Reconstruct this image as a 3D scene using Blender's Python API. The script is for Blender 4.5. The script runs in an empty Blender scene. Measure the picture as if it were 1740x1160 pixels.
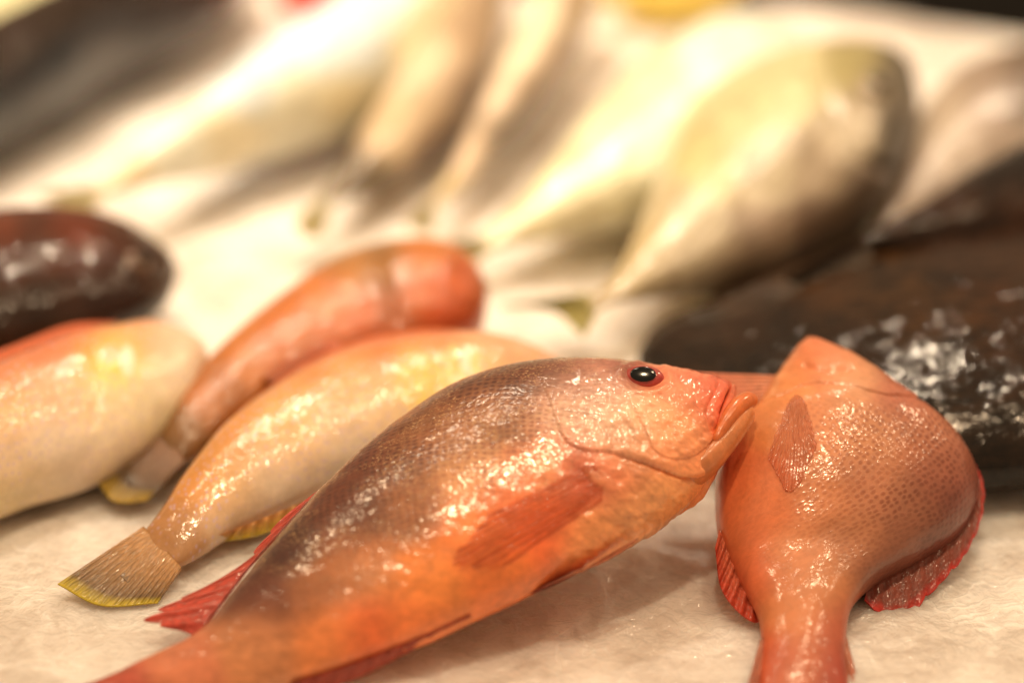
import bpy, bmesh, math, random
import numpy as np
from mathutils import Vector, Matrix
random.seed(4); RNG = np.random.RandomState(7)
S = bpy.context.scene
COL = S.collection
R = math.radians

# ---------------------------------------------------------------- camera
CAM_H, PITCH, FOCAL = 0.40, 28.0, 70.0
cam = bpy.data.cameras.new('camera'); camo = bpy.data.objects.new('camera', cam); COL.objects.link(camo)
camo.location = (0, 0, CAM_H); camo.rotation_euler = (R(90 - PITCH), 0, 0)
cam.lens = FOCAL; cam.sensor_width = 36; cam.clip_start = 0.02; cam.clip_end = 60
cam.dof.use_dof = True; cam.dof.focus_distance = 0.685; cam.dof.aperture_fstop = 2.0
cam.dof.aperture_blades = 0
S.camera = camo

# ---------------------------------------------------------------- light
w = bpy.data.worlds.new('World'); S.world = w; w.use_nodes = True
w.node_tree.nodes['Background'].inputs[0].default_value = (1.0, 0.66, 0.38, 1)
w.node_tree.nodes['Background'].inputs[1].default_value = 0.50
LIGHT = (1.0, 0.71, 0.43)
def lamp(name, loc, watts, size, target=(0, .8, 0), col=LIGHT, spread=150):
    l = bpy.data.lights.new(name, 'AREA'); l.shape = 'DISK'; l.size = size; l.energy = watts; l.color = col
    l.spread = R(spread)
    o = bpy.data.objects.new(name, l); COL.objects.link(o); o.location = loc
    o.rotation_euler = (Vector(target) - Vector(loc)).to_track_quat('-Z', 'Y').to_euler()
    return o
lamp('counter_lamp', (-0.28, 1.18, 1.30), 3.7, 0.26, (-.14, 1.17, 0), (1.0, .79, .56), 52)
lamp('counter_lamp', (0.24, 1.36, 1.25), 1.3, 0.04, (.20, .95, 0), (1.0, .79, .56), 80)
lamp('counter_lamp', (0.02, 0.42, 1.20), 3.9, 0.035, (0, .6, 0))
lamp('counter_lamp', (0.34, 0.66, 1.20), 1.9, 0.04, (.1, .7, 0))
lamp('counter_lamp', (0.78, 0.62, 1.10), 1.0, 0.04, (.1, .7, 0))
lamp('counter_lamp', (1.35, 1.50, 1.25), 4.2, 0.05, (.1, .85, 0))
lamp('counter_lamp', (-0.62, 0.95, 1.20), 1.7, 0.04, (-.1, .9, 0))
S.view_settings.view_transform = 'Standard'; S.view_settings.look = 'None'
S.view_settings.exposure = -0.03; S.view_settings.gamma = 1.0
S.render.engine = 'CYCLES'
S.cycles.use_denoising = True
S.cycles.sample_clamp_indirect = 4; S.cycles.sample_clamp_direct = 0
S.cycles.max_bounces = 6; S.cycles.caustics_reflective = False; S.cycles.caustics_refractive = False

# ---------------------------------------------------------------- pixel <-> world helpers (1740 x 1160 photograph)
FPX = FOCAL / 36 * 1740
CP = np.array([0, 0, CAM_H])
FW = np.array([0, math.cos(R(PITCH)), -math.sin(R(PITCH))]); RT = np.array([1., 0, 0])
UP = np.array([0, math.sin(R(PITCH)), math.cos(R(PITCH))])
def ray(p):
    p = np.asarray(p, float)
    return FW + ((p[..., 0:1] - 870) / FPX) * RT - ((p[..., 1:2] - 580) / FPX) * UP
def on_z(px, py, z):
    d = ray((px, py)); return CP + d * (z - CAM_H) / d[2]
def proj(P):
    q = P - CP; zc = q @ FW
    return np.stack([870 + FPX * (q @ RT) / zc, 580 - FPX * (q @ UP) / zc], -1)
class Plane:
    """middle plane of a fish, from three points: picture place and height above the ice"""
    def __init__(s, a, b, c):
        A, B, C_ = on_z(*a), on_z(*b), on_z(*c)
        n = np.cross(B - A, C_ - A); n /= np.linalg.norm(n)
        if n @ (CP - A) < 0: n = -n
        s.P, s.n = A, n
    def at(s, p, off=0):
        d = ray(p); t = ((s.P - CP) @ s.n + off) / (d @ s.n)
        return CP + d * t[..., None]
def lin(c):
    c = np.asarray(c, float) / 255
    return np.where(c < .04045, c / 12.92, ((c + .055) / 1.055) ** 2.4)
def A(c):      # skin colour with the warm lamp light taken out
    v = lin(c) / np.array([1.22, 1.0, .80])
    return np.maximum(v / max(1.0, v.max() / .80), .003)

def catmull(t0, Y, t):
    """smooth interpolation of rows Y at parameters t0"""
    Y = np.asarray(Y, float); n = len(t0)
    m = np.zeros_like(Y)
    for i in range(n):
        a, b = max(i - 1, 0), min(i + 1, n - 1)
        m[i] = (Y[b] - Y[a]) / (t0[b] - t0[a])
    k = np.clip(np.searchsorted(t0, t, side='right') - 1, 0, n - 2)
    h = (t0[k + 1] - t0[k]); x = (t - t0[k]) / h
    h = h[:, None]; x = x[:, None]
    return ((2*x**3 - 3*x**2 + 1) * Y[k] + (x**3 - 2*x**2 + x) * h * m[k] + (-2*x**3 + 3*x**2) * Y[k + 1] + (x**3 - x**2) * h * m[k + 1])
def smooth_line(pts, n):
    pts = np.asarray(pts, float)
    t = np.concatenate([[0], np.cumsum(np.linalg.norm(np.diff(pts, axis=0), axis=1))])
    return catmull(t, pts, np.linspace(0, t[-1], n))
def polydist(p, line):
    """distance to a polyline and the side of it (+ left of travel)"""
    best = np.full(p.shape[:-1], 1e9); side = np.zeros(p.shape[:-1]); along = np.zeros(p.shape[:-1])
    L = smooth_line(line, 40)
    for i in range(len(L) - 1):
        a, b = L[i], L[i + 1]; ab = b - a
        u = np.clip(((p - a) @ ab) / (ab @ ab), 0, 1)
        q = p - (a + u[..., None] * ab); d = np.linalg.norm(q, axis=-1)
        c = ab[0] * q[..., 1] - ab[1] * q[..., 0]
        m = d < best; best = np.where(m, d, best); side = np.where(m, -np.sign(c), side); along = np.where(m, (i + u) / (len(L) - 1), along)
    return best, side, along
def vnoise(x, y, seed=0):
    """value noise on a lattice"""
    rs = np.random.RandomState(seed); T = rs.rand(256, 256)
    xi = np.floor(x).astype(int); yi = np.floor(y).astype(int); fx = x - xi; fy = y - yi
    fx = fx*fx*(3 - 2*fx); fy = fy*fy*(3 - 2*fy)
    g = lambda a, b: T[a % 256, b % 256]
    return (g(xi, yi)*(1-fx) + g(xi+1, yi)*fx)*(1-fy) + (g(xi, yi+1)*(1-fx) + g(xi+1, yi+1)*fx)*fy - .5

# ---------------------------------------------------------------- object helpers
def root(name, label, cat, loc, group=None):
    o = bpy.data.objects.new(name, None); COL.objects.link(o); o.location = tuple(loc)
    o.empty_display_size = .02
    o['label'] = label; o['category'] = cat
    if group: o['group'] = group
    return o
def mesh(name, V, F, mat, parent=None, uv=None, col=None, smooth=True):
    me = bpy.data.meshes.new(name)
    V = np.asarray(V, float); off = np.array(parent.location) * 1.0 if parent is not None and parent.type == 'EMPTY' else None
    base = np.zeros(3)
    q = parent
    while q is not None: base = base + np.array(q.location); q = q.parent
    V = V - base
    F = np.asarray(F)
    me.vertices.add(len(V)); me.vertices.foreach_set('co', V.astype(np.float32).ravel())
    k = F.shape[1]
    me.loops.add(F.size); me.loops.foreach_set('vertex_index', F.astype(np.int32).ravel())
    me.polygons.add(len(F)); me.polygons.foreach_set('loop_start', np.arange(0, F.size, k, dtype=np.int32))
    me.update(calc_edges=True); me.validate()
    if smooth: me.polygons.foreach_set('use_smooth', np.ones(len(me.polygons), bool))
    if uv is not None and len(me.loops) == F.size:
        u = me.uv_layers.new(name='UVMap'); u.data.foreach_set('uv', np.asarray(uv, np.float32)[F.ravel()].ravel())
    if col is not None:
        c = me.color_attributes.new('Col', 'FLOAT_COLOR', 'POINT'); c.data.foreach_set('color', np.asarray(col, np.float32).ravel())
    if isinstance(mat, bpy.types.Material): me.materials.append(mat)
    o = bpy.data.objects.new(name, me); COL.objects.link(o)
    if parent is not None: o.parent = parent
    return o

# ---------------------------------------------------------------- materials
def new_mat(name):
    m = bpy.data.materials.new(name); m.use_nodes = True; nt = m.node_tree
    return m, nt, nt.nodes['Principled BSDF'], nt.nodes, nt.links
def node(nt, t, **kw):
    n = nt.nodes.new(t)
    for k, v in kw.items(): setattr(n, k, v)
    return n
def math_n(nt, op, a, b=None, c=None, clamp=False):
    n = nt.nodes.new('ShaderNodeMath'); n.operation = op; n.use_clamp = clamp
    for i, v in enumerate((a, b, c)):
        if v is None: continue
        if isinstance(v, (int, float)): n.inputs[i].default_value = v
        else: nt.links.new(v, n.inputs[i])
    return n.outputs[0]
def noise(nt, vec, scale, detail=3, rough=.55, dist=0):
    n = nt.nodes.new('ShaderNodeTexNoise'); n.inputs['Scale'].default_value = scale; n.inputs['Detail'].default_value = detail
    n.inputs['Roughness'].default_value = rough; n.inputs['Distortion'].default_value = dist
    nt.links.new(vec, n.inputs['Vector']); return n.outputs['Fac']
def ramp(nt, v, lo, hi, a=0., b=1.):
    n = nt.nodes.new('ShaderNodeMapRange'); n.interpolation_type = 'SMOOTHSTEP'
    n.inputs[1].default_value = lo; n.inputs[2].default_value = hi; n.inputs[3].default_value = a; n.inputs[4].default_value = b
    nt.links.new(v, n.inputs[0]); return n.outputs[0]
def mixc(nt, f, a, b, mode='MIX'):
    n = nt.nodes.new('ShaderNodeMix'); n.data_type = 'RGBA'; n.blend_type = mode
    if isinstance(f, (int, float)): n.inputs[0].default_value = f
    else: nt.links.new(f, n.inputs[0])
    for i, v in ((6, a), (7, b)):
        if isinstance(v, tuple): n.inputs[i].default_value = (*v, 1)
        else: nt.links.new(v, n.inputs[i])
    return n.outputs[2]
def skin(name, pitch=.0021, scale_dark=.55, mottle=.35, wet=1.0, film=1.0, rough=.42, specks=None, sss=.12, stretch=1.0, spec=.3, rnd=.28, scale_bump=1.0, bump=.42, fleck=0, film_f=210, gloss_r=.16, streak=0.0):
    """wet fish skin: colour attribute x mottling x scale lattice (attribute alpha says how plain the scales show)"""
    m, nt, P, N, L = new_mat(name)
    at = node(nt, 'ShaderNodeAttribute', attribute_name='Col')
    uv = node(nt, 'ShaderNodeUVMap', uv_map='UVMap').outputs[0]
    tc = node(nt, 'ShaderNodeTexCoord').outputs['Object']
    # scale lattice, rotated 45 degrees, slightly wobbling
    wob = node(nt, 'ShaderNodeTexNoise'); wob.inputs['Scale'].default_value = 60; L.new(uv, wob.inputs['Vector'])
    wa = node(nt, 'ShaderNodeVectorMath', operation='MULTIPLY_ADD'); L.new(wob.outputs['Color'], wa.inputs[0]); wa.inputs[1].default_value = (.0035,)*3; L.new(uv, wa.inputs[2])
    mp = node(nt, 'ShaderNodeMapping'); mp.inputs['Rotation'].default_value = (0, 0, R(45)); L.new(wa.outputs[0], mp.inputs['Vector'])
    st = node(nt, 'ShaderNodeMapping'); st.inputs['Scale'].default_value = (1, stretch, 1); L.new(wa.outputs[0], st.inputs['Vector']); L.new(st.outputs[0], mp.inputs['Vector'])
    vo = node(nt, 'ShaderNodeTexVoronoi', voronoi_dimensions='2D', feature='F1'); vo.inputs['Scale'].default_value = 1 / pitch; vo.inputs['Randomness'].default_value = rnd
    L.new(mp.outputs[0], vo.inputs['Vector'])
    dot = ramp(nt, vo.outputs['Distance'], .12, .52, 1, 0)
    amt = at.outputs['Alpha']
    patch = ramp(nt, noise(nt, uv, 45, 3), .35, .62)
    dotm = math_n(nt, 'MULTIPLY', math_n(nt, 'MULTIPLY', dot, amt), math_n(nt, 'MULTIPLY_ADD', patch, .7, .3))
    big = noise(nt, uv, 38, 4, .6, .5); fine = noise(nt, uv, 330, 4, .65, .8)
    mid = noise(nt, uv, 110, 3, .6, 1.0)
    k = math_n(nt, 'ADD', math_n(nt, 'MULTIPLY', big, .45), math_n(nt, 'ADD', math_n(nt, 'MULTIPLY', fine, .3), math_n(nt, 'MULTIPLY', mid, .25)))
    f = ramp(nt, k, .34, .66, 1 - mottle, 1 + mottle)
    vm = node(nt, 'ShaderNodeVectorMath', operation='SCALE'); L.new(at.outputs['Color'], vm.inputs[0]); L.new(f, vm.inputs['Scale'])
    c = mixc(nt, math_n(nt, 'MULTIPLY', dotm, scale_dark), vm.outputs[0], (.45, .24, .18), 'MULTIPLY')
    if fleck:
        fn = noise(nt, uv, 620, 2, .6, 2.2); fm = ramp(nt, noise(nt, uv, 60, 2), .42, .6)
        fk = math_n(nt, 'MULTIPLY', math_n(nt, 'MULTIPLY', ramp(nt, fn, .54, .66), fm), math_n(nt, 'MINIMUM', math_n(nt, 'MULTIPLY', amt, 2.5), 1.0))
        c = mixc(nt, math_n(nt, 'MULTIPLY', fk, fleck), c, (.62, .40, .20))
        gn = noise(nt, uv, 260, 4, .7, 1.0); c = mixc(nt, math_n(nt, 'MULTIPLY', ramp(nt, gn, .50, .66, .1, .6), math_n(nt, 'MULTIPLY_ADD', amt, 1.3, .12, clamp=True)), c, (.55, .30, .22), 'MULTIPLY')
    if streak:
        sm = node(nt, 'ShaderNodeMapping'); sm.inputs['Scale'].default_value = (60, 900, 1); L.new(uv, sm.inputs['Vector'])
        sn = noise(nt, sm.outputs[0], 1, 3, .6, .4)
        c = mixc(nt, ramp(nt, sn, .42, .62, 0, streak), c, (.25, .19, .13), 'MULTIPLY')
    if specks:
        v2 = node(nt, 'ShaderNodeTexVoronoi', voronoi_dimensions='2D', feature='F1'); v2.inputs['Scale'].default_value = 300; v2.inputs['Randomness'].default_value = .9
        L.new(uv, v2.inputs['Vector'])
        c = mixc(nt, math_n(nt, 'MULTIPLY', ramp(nt, v2.outputs['Distance'], .08, .28, .55, 0), ramp(nt, big, .4, .55)), c, specks)
    L.new(c, P.inputs['Base Color'])
    P.inputs['Roughness'].default_value = rough; P.inputs['Specular IOR Level'].default_value = spec
    P.inputs['Subsurface Weight'].default_value = sss; P.inputs['Subsurface Scale'].default_value = .004
    P.inputs['Subsurface Radius'].default_value = (1, .45, .25)
    # base bump: scales
    h = math_n(nt, 'ADD', math_n(nt, 'MULTIPLY', dot, math_n(nt, 'MULTIPLY', amt, -.30 * scale_bump)), math_n(nt, 'MULTIPLY', fine, .35))
    b = node(nt, 'ShaderNodeBump'); b.inputs['Distance'].default_value = .0005; b.inputs['Strength'].default_value = .8; L.new(h, b.inputs['Height'])
    L.new(b.outputs[0], P.inputs['Normal'])
    # water film: lumps, ridges and drops
    wv = noise(nt, uv, film_f, 1, .45, 1.4); wf = noise(nt, uv, film_f * 2.3, 1, .5, .3); wb = noise(nt, uv, 90, 1, .5, 0)
    rid = math_n(nt, 'ABSOLUTE', math_n(nt, 'SUBTRACT', wv, .5))
    hh = math_n(nt, 'ADD', math_n(nt, 'MULTIPLY', rid, -.55 * film), math_n(nt, 'ADD', math_n(nt, 'MULTIPLY', wf, .10 * film), math_n(nt, 'MULTIPLY', wb, .6)))
    hh = math_n(nt, 'ADD', hh, math_n(nt, 'MULTIPLY', dot, math_n(nt, 'MULTIPLY', amt, -.08 * scale_bump)))
    b2 = node(nt, 'ShaderNodeBump'); b2.inputs['Distance'].default_value = .0022; b2.inputs['Strength'].default_value = bump; L.new(hh, b2.inputs['Height'])
    L.new(b2.outputs[0], P.inputs['Coat Normal'])
    P.inputs['Coat Weight'].default_value = wet; P.inputs['Coat Roughness'].default_value = gloss_r; P.inputs['Coat IOR'].default_value = 1.45
    return m
def fin_mat(name, translucent=.35, wet=.8, rays=.4, clear=0, spec=.4):
    m, nt, P, N, L = new_mat(name)
    at = node(nt, 'ShaderNodeAttribute', attribute_name='Col')
    uv = node(nt, 'ShaderNodeUVMap', uv_map='UVMap').outputs[0]
    sx = node(nt, 'ShaderNodeSeparateXYZ'); L.new(uv, sx.inputs[0])
    sn = math_n(nt, 'SINE', math_n(nt, 'MULTIPLY', math_n(nt, 'ADD', sx.outputs[0], math_n(nt, 'MULTIPLY', noise(nt, uv, 1.1, 3), 1.1)), 2 * math.pi))
    r_ = ramp(nt, sn, -.2, .9)
    n1 = noise(nt, uv, 3, 4, .6, .5)
    f = math_n(nt, 'MULTIPLY', ramp(nt, n1, .3, .7, .75, 1.2), math_n(nt, 'MULTIPLY_ADD', r_, -.30 * rays, 1.12))
    vm = node(nt, 'ShaderNodeVectorMath', operation='SCALE'); L.new(at.outputs['Color'], vm.inputs[0]); L.new(f, vm.inputs['Scale'])
    L.new(vm.outputs[0], P.inputs['Base Color']); P.inputs['Roughness'].default_value = .4; P.inputs['Specular IOR Level'].default_value = spec
    P.inputs['Coat Weight'].default_value = wet; P.inputs['Coat Roughness'].default_value = .1
    b = node(nt, 'ShaderNodeBump'); b.inputs['Distance'].default_value = .0004; b.inputs['Strength'].default_value = .6
    L.new(math_n(nt, 'ADD', r_, math_n(nt, 'MULTIPLY', n1, .6)), b.inputs['Height']); L.new(b.outputs[0], P.inputs['Normal'])
    tc = node(nt, 'ShaderNodeTexCoord').outputs['Object']
    b2 = node(nt, 'ShaderNodeBump'); b2.inputs['Distance'].default_value = .0014; b2.inputs['Strength'].default_value = .6
    L.new(math_n(nt, 'ADD', math_n(nt, 'MULTIPLY', r_, .12), noise(nt, tc, 260, 1, .4, 1.2)), b2.inputs['Height']); L.new(b2.outputs[0], P.inputs['Coat Normal'])
    tr = node(nt, 'ShaderNodeBsdfTranslucent'); L.new(vm.outputs[0], tr.inputs[0])
    mx = node(nt, 'ShaderNodeMixShader'); mx.inputs[0].default_value = translucent
    L.new(P.outputs[0], mx.inputs[1]); L.new(tr.outputs[0], mx.inputs[2]); out = mx.outputs[0]
    if clear:      # thin wet membrane between the rays lets the flank show through
        tp = node(nt, 'ShaderNodeBsdfTransparent'); m2 = node(nt, 'ShaderNodeMixShader'); L.new(math_n(nt, 'MULTIPLY', math_n(nt, 'SUBTRACT', 1.25, r_), clear), m2.inputs[0])
        L.new(out, m2.inputs[1]); L.new(tp.outputs[0], m2.inputs[2]); out = m2.outputs[0]
    L.new(out, N['Material Output'].inputs[0])
    return m
def plain(name, col, rough=.4, coat=0, bump=0, bscale=200, sss=0):
    m, nt, P, N, L = new_mat(name)
    tc = node(nt, 'ShaderNodeTexCoord').outputs['Object']
    nz = noise(nt, tc, bscale, 4)
    f = ramp(nt, nz, .3, .7, .8, 1.15)
    rgb = node(nt, 'ShaderNodeRGB'); rgb.outputs[0].default_value = (*[float(x) for x in col], 1)
    vm = node(nt, 'ShaderNodeVectorMath', operation='SCALE'); L.new(rgb.outputs[0], vm.inputs[0]); L.new(f, vm.inputs['Scale'])
    L.new(vm.outputs[0], P.inputs['Base Color']); P.inputs['Roughness'].default_value = rough; P.inputs['Specular IOR Level'].default_value = .4
    P.inputs['Coat Weight'].default_value = coat; P.inputs['Coat Roughness'].default_value = .04
    P.inputs['Subsurface Weight'].default_value = sss; P.inputs['Subsurface Scale'].default_value = .004
    if bump:
        b = node(nt, 'ShaderNodeBump'); b.inputs['Distance'].default_value = bump; L.new(nz, b.inputs['Height']); L.new(b.outputs[0], P.inputs['Normal'])
    return m

# ---------------------------------------------------------------- fish builders
class Body: pass
def fish_body(parent, plane, pairs, mat, colours, sigma=70, nu=260, nv=160, relief=None, power=.86, name='body', lump=.0006, spots=()):
    """pairs: (ventral x, y, dorsal x, y, half thickness in metres) from tail to snout, on the middle plane"""
    pr = np.array([list(p) + [0] * (max(len(k) for k in pairs) - len(p)) for p in pairs], float)
    lf = pr[:, 5] if pr.shape[1] > 5 else 0
    V0 = plane.at(pr[:, 0:2], lf); D0 = plane.at(pr[:, 2:4], lf); W = pr[:, 4:5]
    mid = (V0 + D0) / 2
    t = np.concatenate([[0], np.cumsum(np.linalg.norm(np.diff(mid, axis=0), axis=1))])
    # denser sampling towards the ends
    x = np.linspace(0, 1, nu); ts = t[-1] * (x + .06 * np.sin(2 * np.pi * x) * -1 / (1))
    X = catmull(t, np.hstack([V0, D0, W]), ts)
    Vv, Dd, Ww = X[:, 0:3], X[:, 3:6], np.maximum(X[:, 6], .0004)
    C_, H = (Vv + Dd) / 2, (Dd - Vv) / 2
    th = np.linspace(0, 2 * np.pi, nv, endpoint=False)
    cy, sy = np.cos(th), np.sin(th)
    ss = np.sign(sy) * np.abs(sy) ** power
    P = C_[:, None, :] + H[:, None, :] * cy[None, :, None] + plane.n * (Ww[:, None] * ss[None, :] * (1 + .10 * cy[None, :]))[..., None]
    # mirrored twin index gives the camera-facing side's picture place for both flanks
    idx = np.arange(nv); tw = (nv - idx) % nv; up = np.where(sy >= -1e-9, idx, tw)
    q = proj(P)[:, up, :]
    # girth / length coordinates in metres for the skin pattern
    dg = np.linalg.norm(np.diff(P, axis=1, append=P[:, :1]), axis=2); g = np.concatenate([np.zeros((nu, 1)), np.cumsum(dg, 1)[:, :-1]], 1)
    g = np.where(sy[None, :] >= 0, g, (dg.sum(1)[:, None] - g))
    uv = np.stack([np.repeat(ts[:, None], nv, 1), g - dg.sum(1)[:, None] / 4], -1)
    def normals(P):
        a = np.gradient(P, axis=0); b = np.roll(P, -1, 1) - np.roll(P, 1, 1)
        n = np.cross(a, b); n /= np.linalg.norm(n, axis=2, keepdims=True) + 1e-12
        s = np.sign(np.sum(n * (P - C_[:, None, :]), axis=2).mean()); return n * s
    N_ = normals(P)
    d = np.zeros(P.shape[:2])
    d += lump * (vnoise(uv[..., 0] * 70, uv[..., 1] * 70 + 9, 3) + .5 * vnoise(uv[..., 0] * 160, uv[..., 1] * 160, 4))
    fade = np.minimum(1, np.minimum(x, 1 - x) / .02)[:, None]
    if relief is not None: d = d + relief(q)
    P = P + N_ * (d * fade)[..., None]
    # colours
    cs = np.array([c[:2] for c in colours], float); cv = np.array([list(A(c[2])) + [c[3] if len(c) > 3 else 0] for c in colours])
    D2 = ((q[..., None, :] - cs) ** 2).sum(-1); D2 -= D2.min(-1, keepdims=True)
    wgt = np.exp(-D2 / (2 * sigma ** 2)); wgt /= wgt.sum(-1, keepdims=True)
    col = wgt @ cv
    for (sx_, sy_, rx_, ry_, sc_) in spots:
        e = ((q[..., 0] - sx_) / rx_) ** 2 + ((q[..., 1] - sy_) / ry_) ** 2
        k = np.clip(1.5 - e, 0, 1)[..., None]; col[..., :3] = col[..., :3] * (1 - k) + A(sc_) * k
    i = np.arange(nu - 1)[:, None]; j = np.arange(nv)[None, :]; j2 = (j + 1) % nv
    F = np.stack([i * nv + j, i * nv + j2, (i + 1) * nv + j2, (i + 1) * nv + j], -1).reshape(-1, 4)
    VV = P.reshape(-1, 3); n0 = len(VV)
    VV = np.vstack([VV, P[0].mean(0), P[-1].mean(0)])
    UVv = np.vstack([uv.reshape(-1, 2), uv[0].mean(0), uv[-1].mean(0)])
    CC = np.vstack([col.reshape(-1, 4), col[0].mean(0), col[-1].mean(0)])
    jj = np.arange(nv); jn = (jj + 1) % nv
    caps = np.vstack([np.stack([np.full(nv, n0), jn, jj, jj], -1), np.stack([np.full(nv, n0 + 1), (nu - 1) * nv + jj, (nu - 1) * nv + jn, (nu - 1) * nv + jn], -1)])
    tri = caps[:, :3]
    # triangles kept apart from quads: build as degenerate-free quads by splitting everything
    T = np.vstack([F[:, [0, 1, 2]], F[:, [0, 2, 3]], tri])
    o = mesh(name, VV, T, mat, parent, UVv, CC)
    b = Body(); b.o = o; b.P = P; b.N = normals(P); b.q = proj(P); b.face = (b.N @ plane.n) > 0; b.plane = plane; b.col = col
    return b
def locate(b, px, py):
    d = ((b.q - np.array([px, py])) ** 2).sum(-1); d = np.where(b.face, d, 1e12)
    i = np.unravel_index(np.argmin(d), d.shape); return b.P[i], b.N[i]

def fin(parent, name, plane, base, tip, mat, cb, ct, rays=14, lift=(0, 0), thick=.0007, pleat=.0005, ragged=0.0, nu=120, nv=40, mid=0.0, surf=None, edge=None, scallop=0):
    """base and tip: picture places along the root and the free edge; lift: metres off the plane at root and edge"""
    B = smooth_line(base, nu); T = smooth_line(tip, nu)
    u = np.linspace(0, 1, nu)[:, None]; v = np.linspace(0, 1, nv)[None, :]
    jag = ragged * (vnoise(u * rays * 2.1, u * 0, 5)) - scallop * np.abs(np.sin(np.pi * rays * u)) * -1
    if ragged or scallop: vv = v * (1 + jag * v) if not scallop else v * (1 - scallop * v * (1 - np.abs(np.sin(np.pi * rays * u)) ** .7)) * (1 + ragged * v * vnoise(u * rays * 2.1, u * 0, 5))
    else: vv = v + 0 * u
    q = B[:, None, :] * (1 - vv[..., None]) + T[:, None, :] * vv[..., None]
    off = lift[0] * (1 - vv) + lift[1] * vv + mid * 4 * vv * (1 - vv) + pleat * np.sin(2 * np.pi * rays * u) * np.minimum(1, v * 4)
    if surf is not None: off = off + surf(q)
    P = plane.at(q, off)
    th = thick * (1 - .6 * v) * np.ones_like(u)
    P1 = P + plane.n * th[..., None]; P2 = P - plane.n * th[..., None]
    i = np.arange(nu - 1)[:, None]; j = np.arange(nv - 1)[None, :]
    F = np.stack([i * nv + j, (i + 1) * nv + j, (i + 1) * nv + j + 1, i * nv + j + 1], -1).reshape(-1, 4)
    n = nu * nv; G = F[:, ::-1] + n
    ring = np.concatenate([np.arange(nu) * nv, (nu - 1) * nv + np.arange(1, nv), (np.arange(nu - 1)[::-1]) * nv + nv - 1, np.arange(1, nv - 1)[::-1]])
    r2 = np.roll(ring, -1); E = np.stack([ring, r2, r2 + n, ring + n], -1)
    ca, ct_ = A(cb), A(ct); c = ca * (1 - v[..., None] ** 1.3) + ct_ * v[..., None] ** 1.3
    c = np.broadcast_to(c, (nu, nv, 3)).copy()
    if edge is not None:
        k = (np.clip((v - edge[1]) / (1 - edge[1]), 0, 1) ** .6)[..., None]; c = c * (1 - k) + A(edge[0]) * k
    c = np.concatenate([c, np.ones((nu, nv, 1))], -1).reshape(-1, 4)
    uv = np.stack([np.broadcast_to(u * rays, (nu, nv)), np.broadcast_to(v * 3, (nu, nv))], -1).reshape(-1, 2)
    return mesh(name, np.vstack([P1.reshape(-1, 3), P2.reshape(-1, 3)]), np.vstack([F, G, E]), mat, parent, np.vstack([uv, uv]), np.vstack([c, c]))

def tube(parent, name, pts, rad, mat, col, up, flat=1.0, nu=60, nv=28):
    """swept tapering tube through world points, radii in metres, col sRGB"""
    pts = np.asarray(pts, float); rad = np.asarray(rad, float)[:, None]
    t = np.concatenate([[0], np.cumsum(np.linalg.norm(np.diff(pts, axis=0), axis=1))])
    x = np.linspace(0, np.pi, nu); ts = t[-1] * (1 - np.cos(x)) / 2
    X = catmull(t, np.hstack([pts, rad]), ts); C_ = X[:, :3]; r = X[:, 3]
    e = t[-1]; rr = r * np.sqrt(np.clip(np.minimum(1, np.minimum(ts / (r.mean() * .9), (e - ts) / (r.mean() * .9)) ), 0, 1) * (2 - np.clip(np.minimum(ts, e - ts) / (r.mean() * .9), 0, 1)))
    T = np.gradient(C_, axis=0); T /= np.linalg.norm(T, axis=1, keepdims=True) + 1e-12
    a = np.cross(T, up); a /= np.linalg.norm(a, axis=1, keepdims=True); b = np.cross(a, T)
    th = np.linspace(0, 2 * np.pi, nv, endpoint=False)
    P = C_[:, None] + rr[:, None, None] * (a[:, None] * np.cos(th)[None, :, None] + flat * b[:, None] * np.sin(th)[None, :, None])
    i = np.arange(nu - 1)[:, None]; j = np.arange(nv)[None, :]; j2 = (j + 1) % nv
    F = np.stack([i * nv + j, i * nv + j2, (i + 1) * nv + j2, (i + 1) * nv + j], -1).reshape(-1, 4)
    uv = np.stack([np.repeat(ts[:, None], nv, 1), np.repeat((th * r.mean())[None], nu, 0)], -1).reshape(-1, 2)
    c = np.array(list(A(col)) + [0.0])
    return mesh(name, P.reshape(-1, 3), F, mat, parent, uv, np.repeat(c[None], nu * nv, 0))

def dome(name, c, n, ax, rx, ry, h, mat, parent, sink=0.0, full=True):
    """flattened ball on surface point c with normal n; ax: long axis"""
    n = n / np.linalg.norm(n); ax = ax - (ax @ n) * n; ax /= np.linalg.norm(ax); b = np.cross(n, ax)
    nu, nv = 28, 48
    ph = np.linspace(0.001, np.pi - .001, nu)[:, None]; th = np.linspace(0, 2*np.pi, nv, endpoint=False)[None]
    P = c - n * sink + (np.sin(ph) * np.cos(th) * rx)[..., None] * ax + (np.sin(ph) * np.sin(th) * ry)[..., None] * b + (np.cos(ph) * h + 0 * th)[..., None] * n
    i = np.arange(nu - 1)[:, None]; j = np.arange(nv)[None, :]; j2 = (j + 1) % nv
    F = np.stack([i * nv + j, (i + 1) * nv + j, (i + 1) * nv + j2, i * nv + j2], -1).reshape(-1, 4)
    uv = np.stack([np.sin(ph) * np.cos(th) * rx + 0*th, np.sin(ph) * np.sin(th) * ry], -1).reshape(-1, 2)
    col = np.ones((nu * nv, 4)); 
    return mesh(name, P.reshape(-1, 3), F, mat, parent, uv, col)
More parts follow.
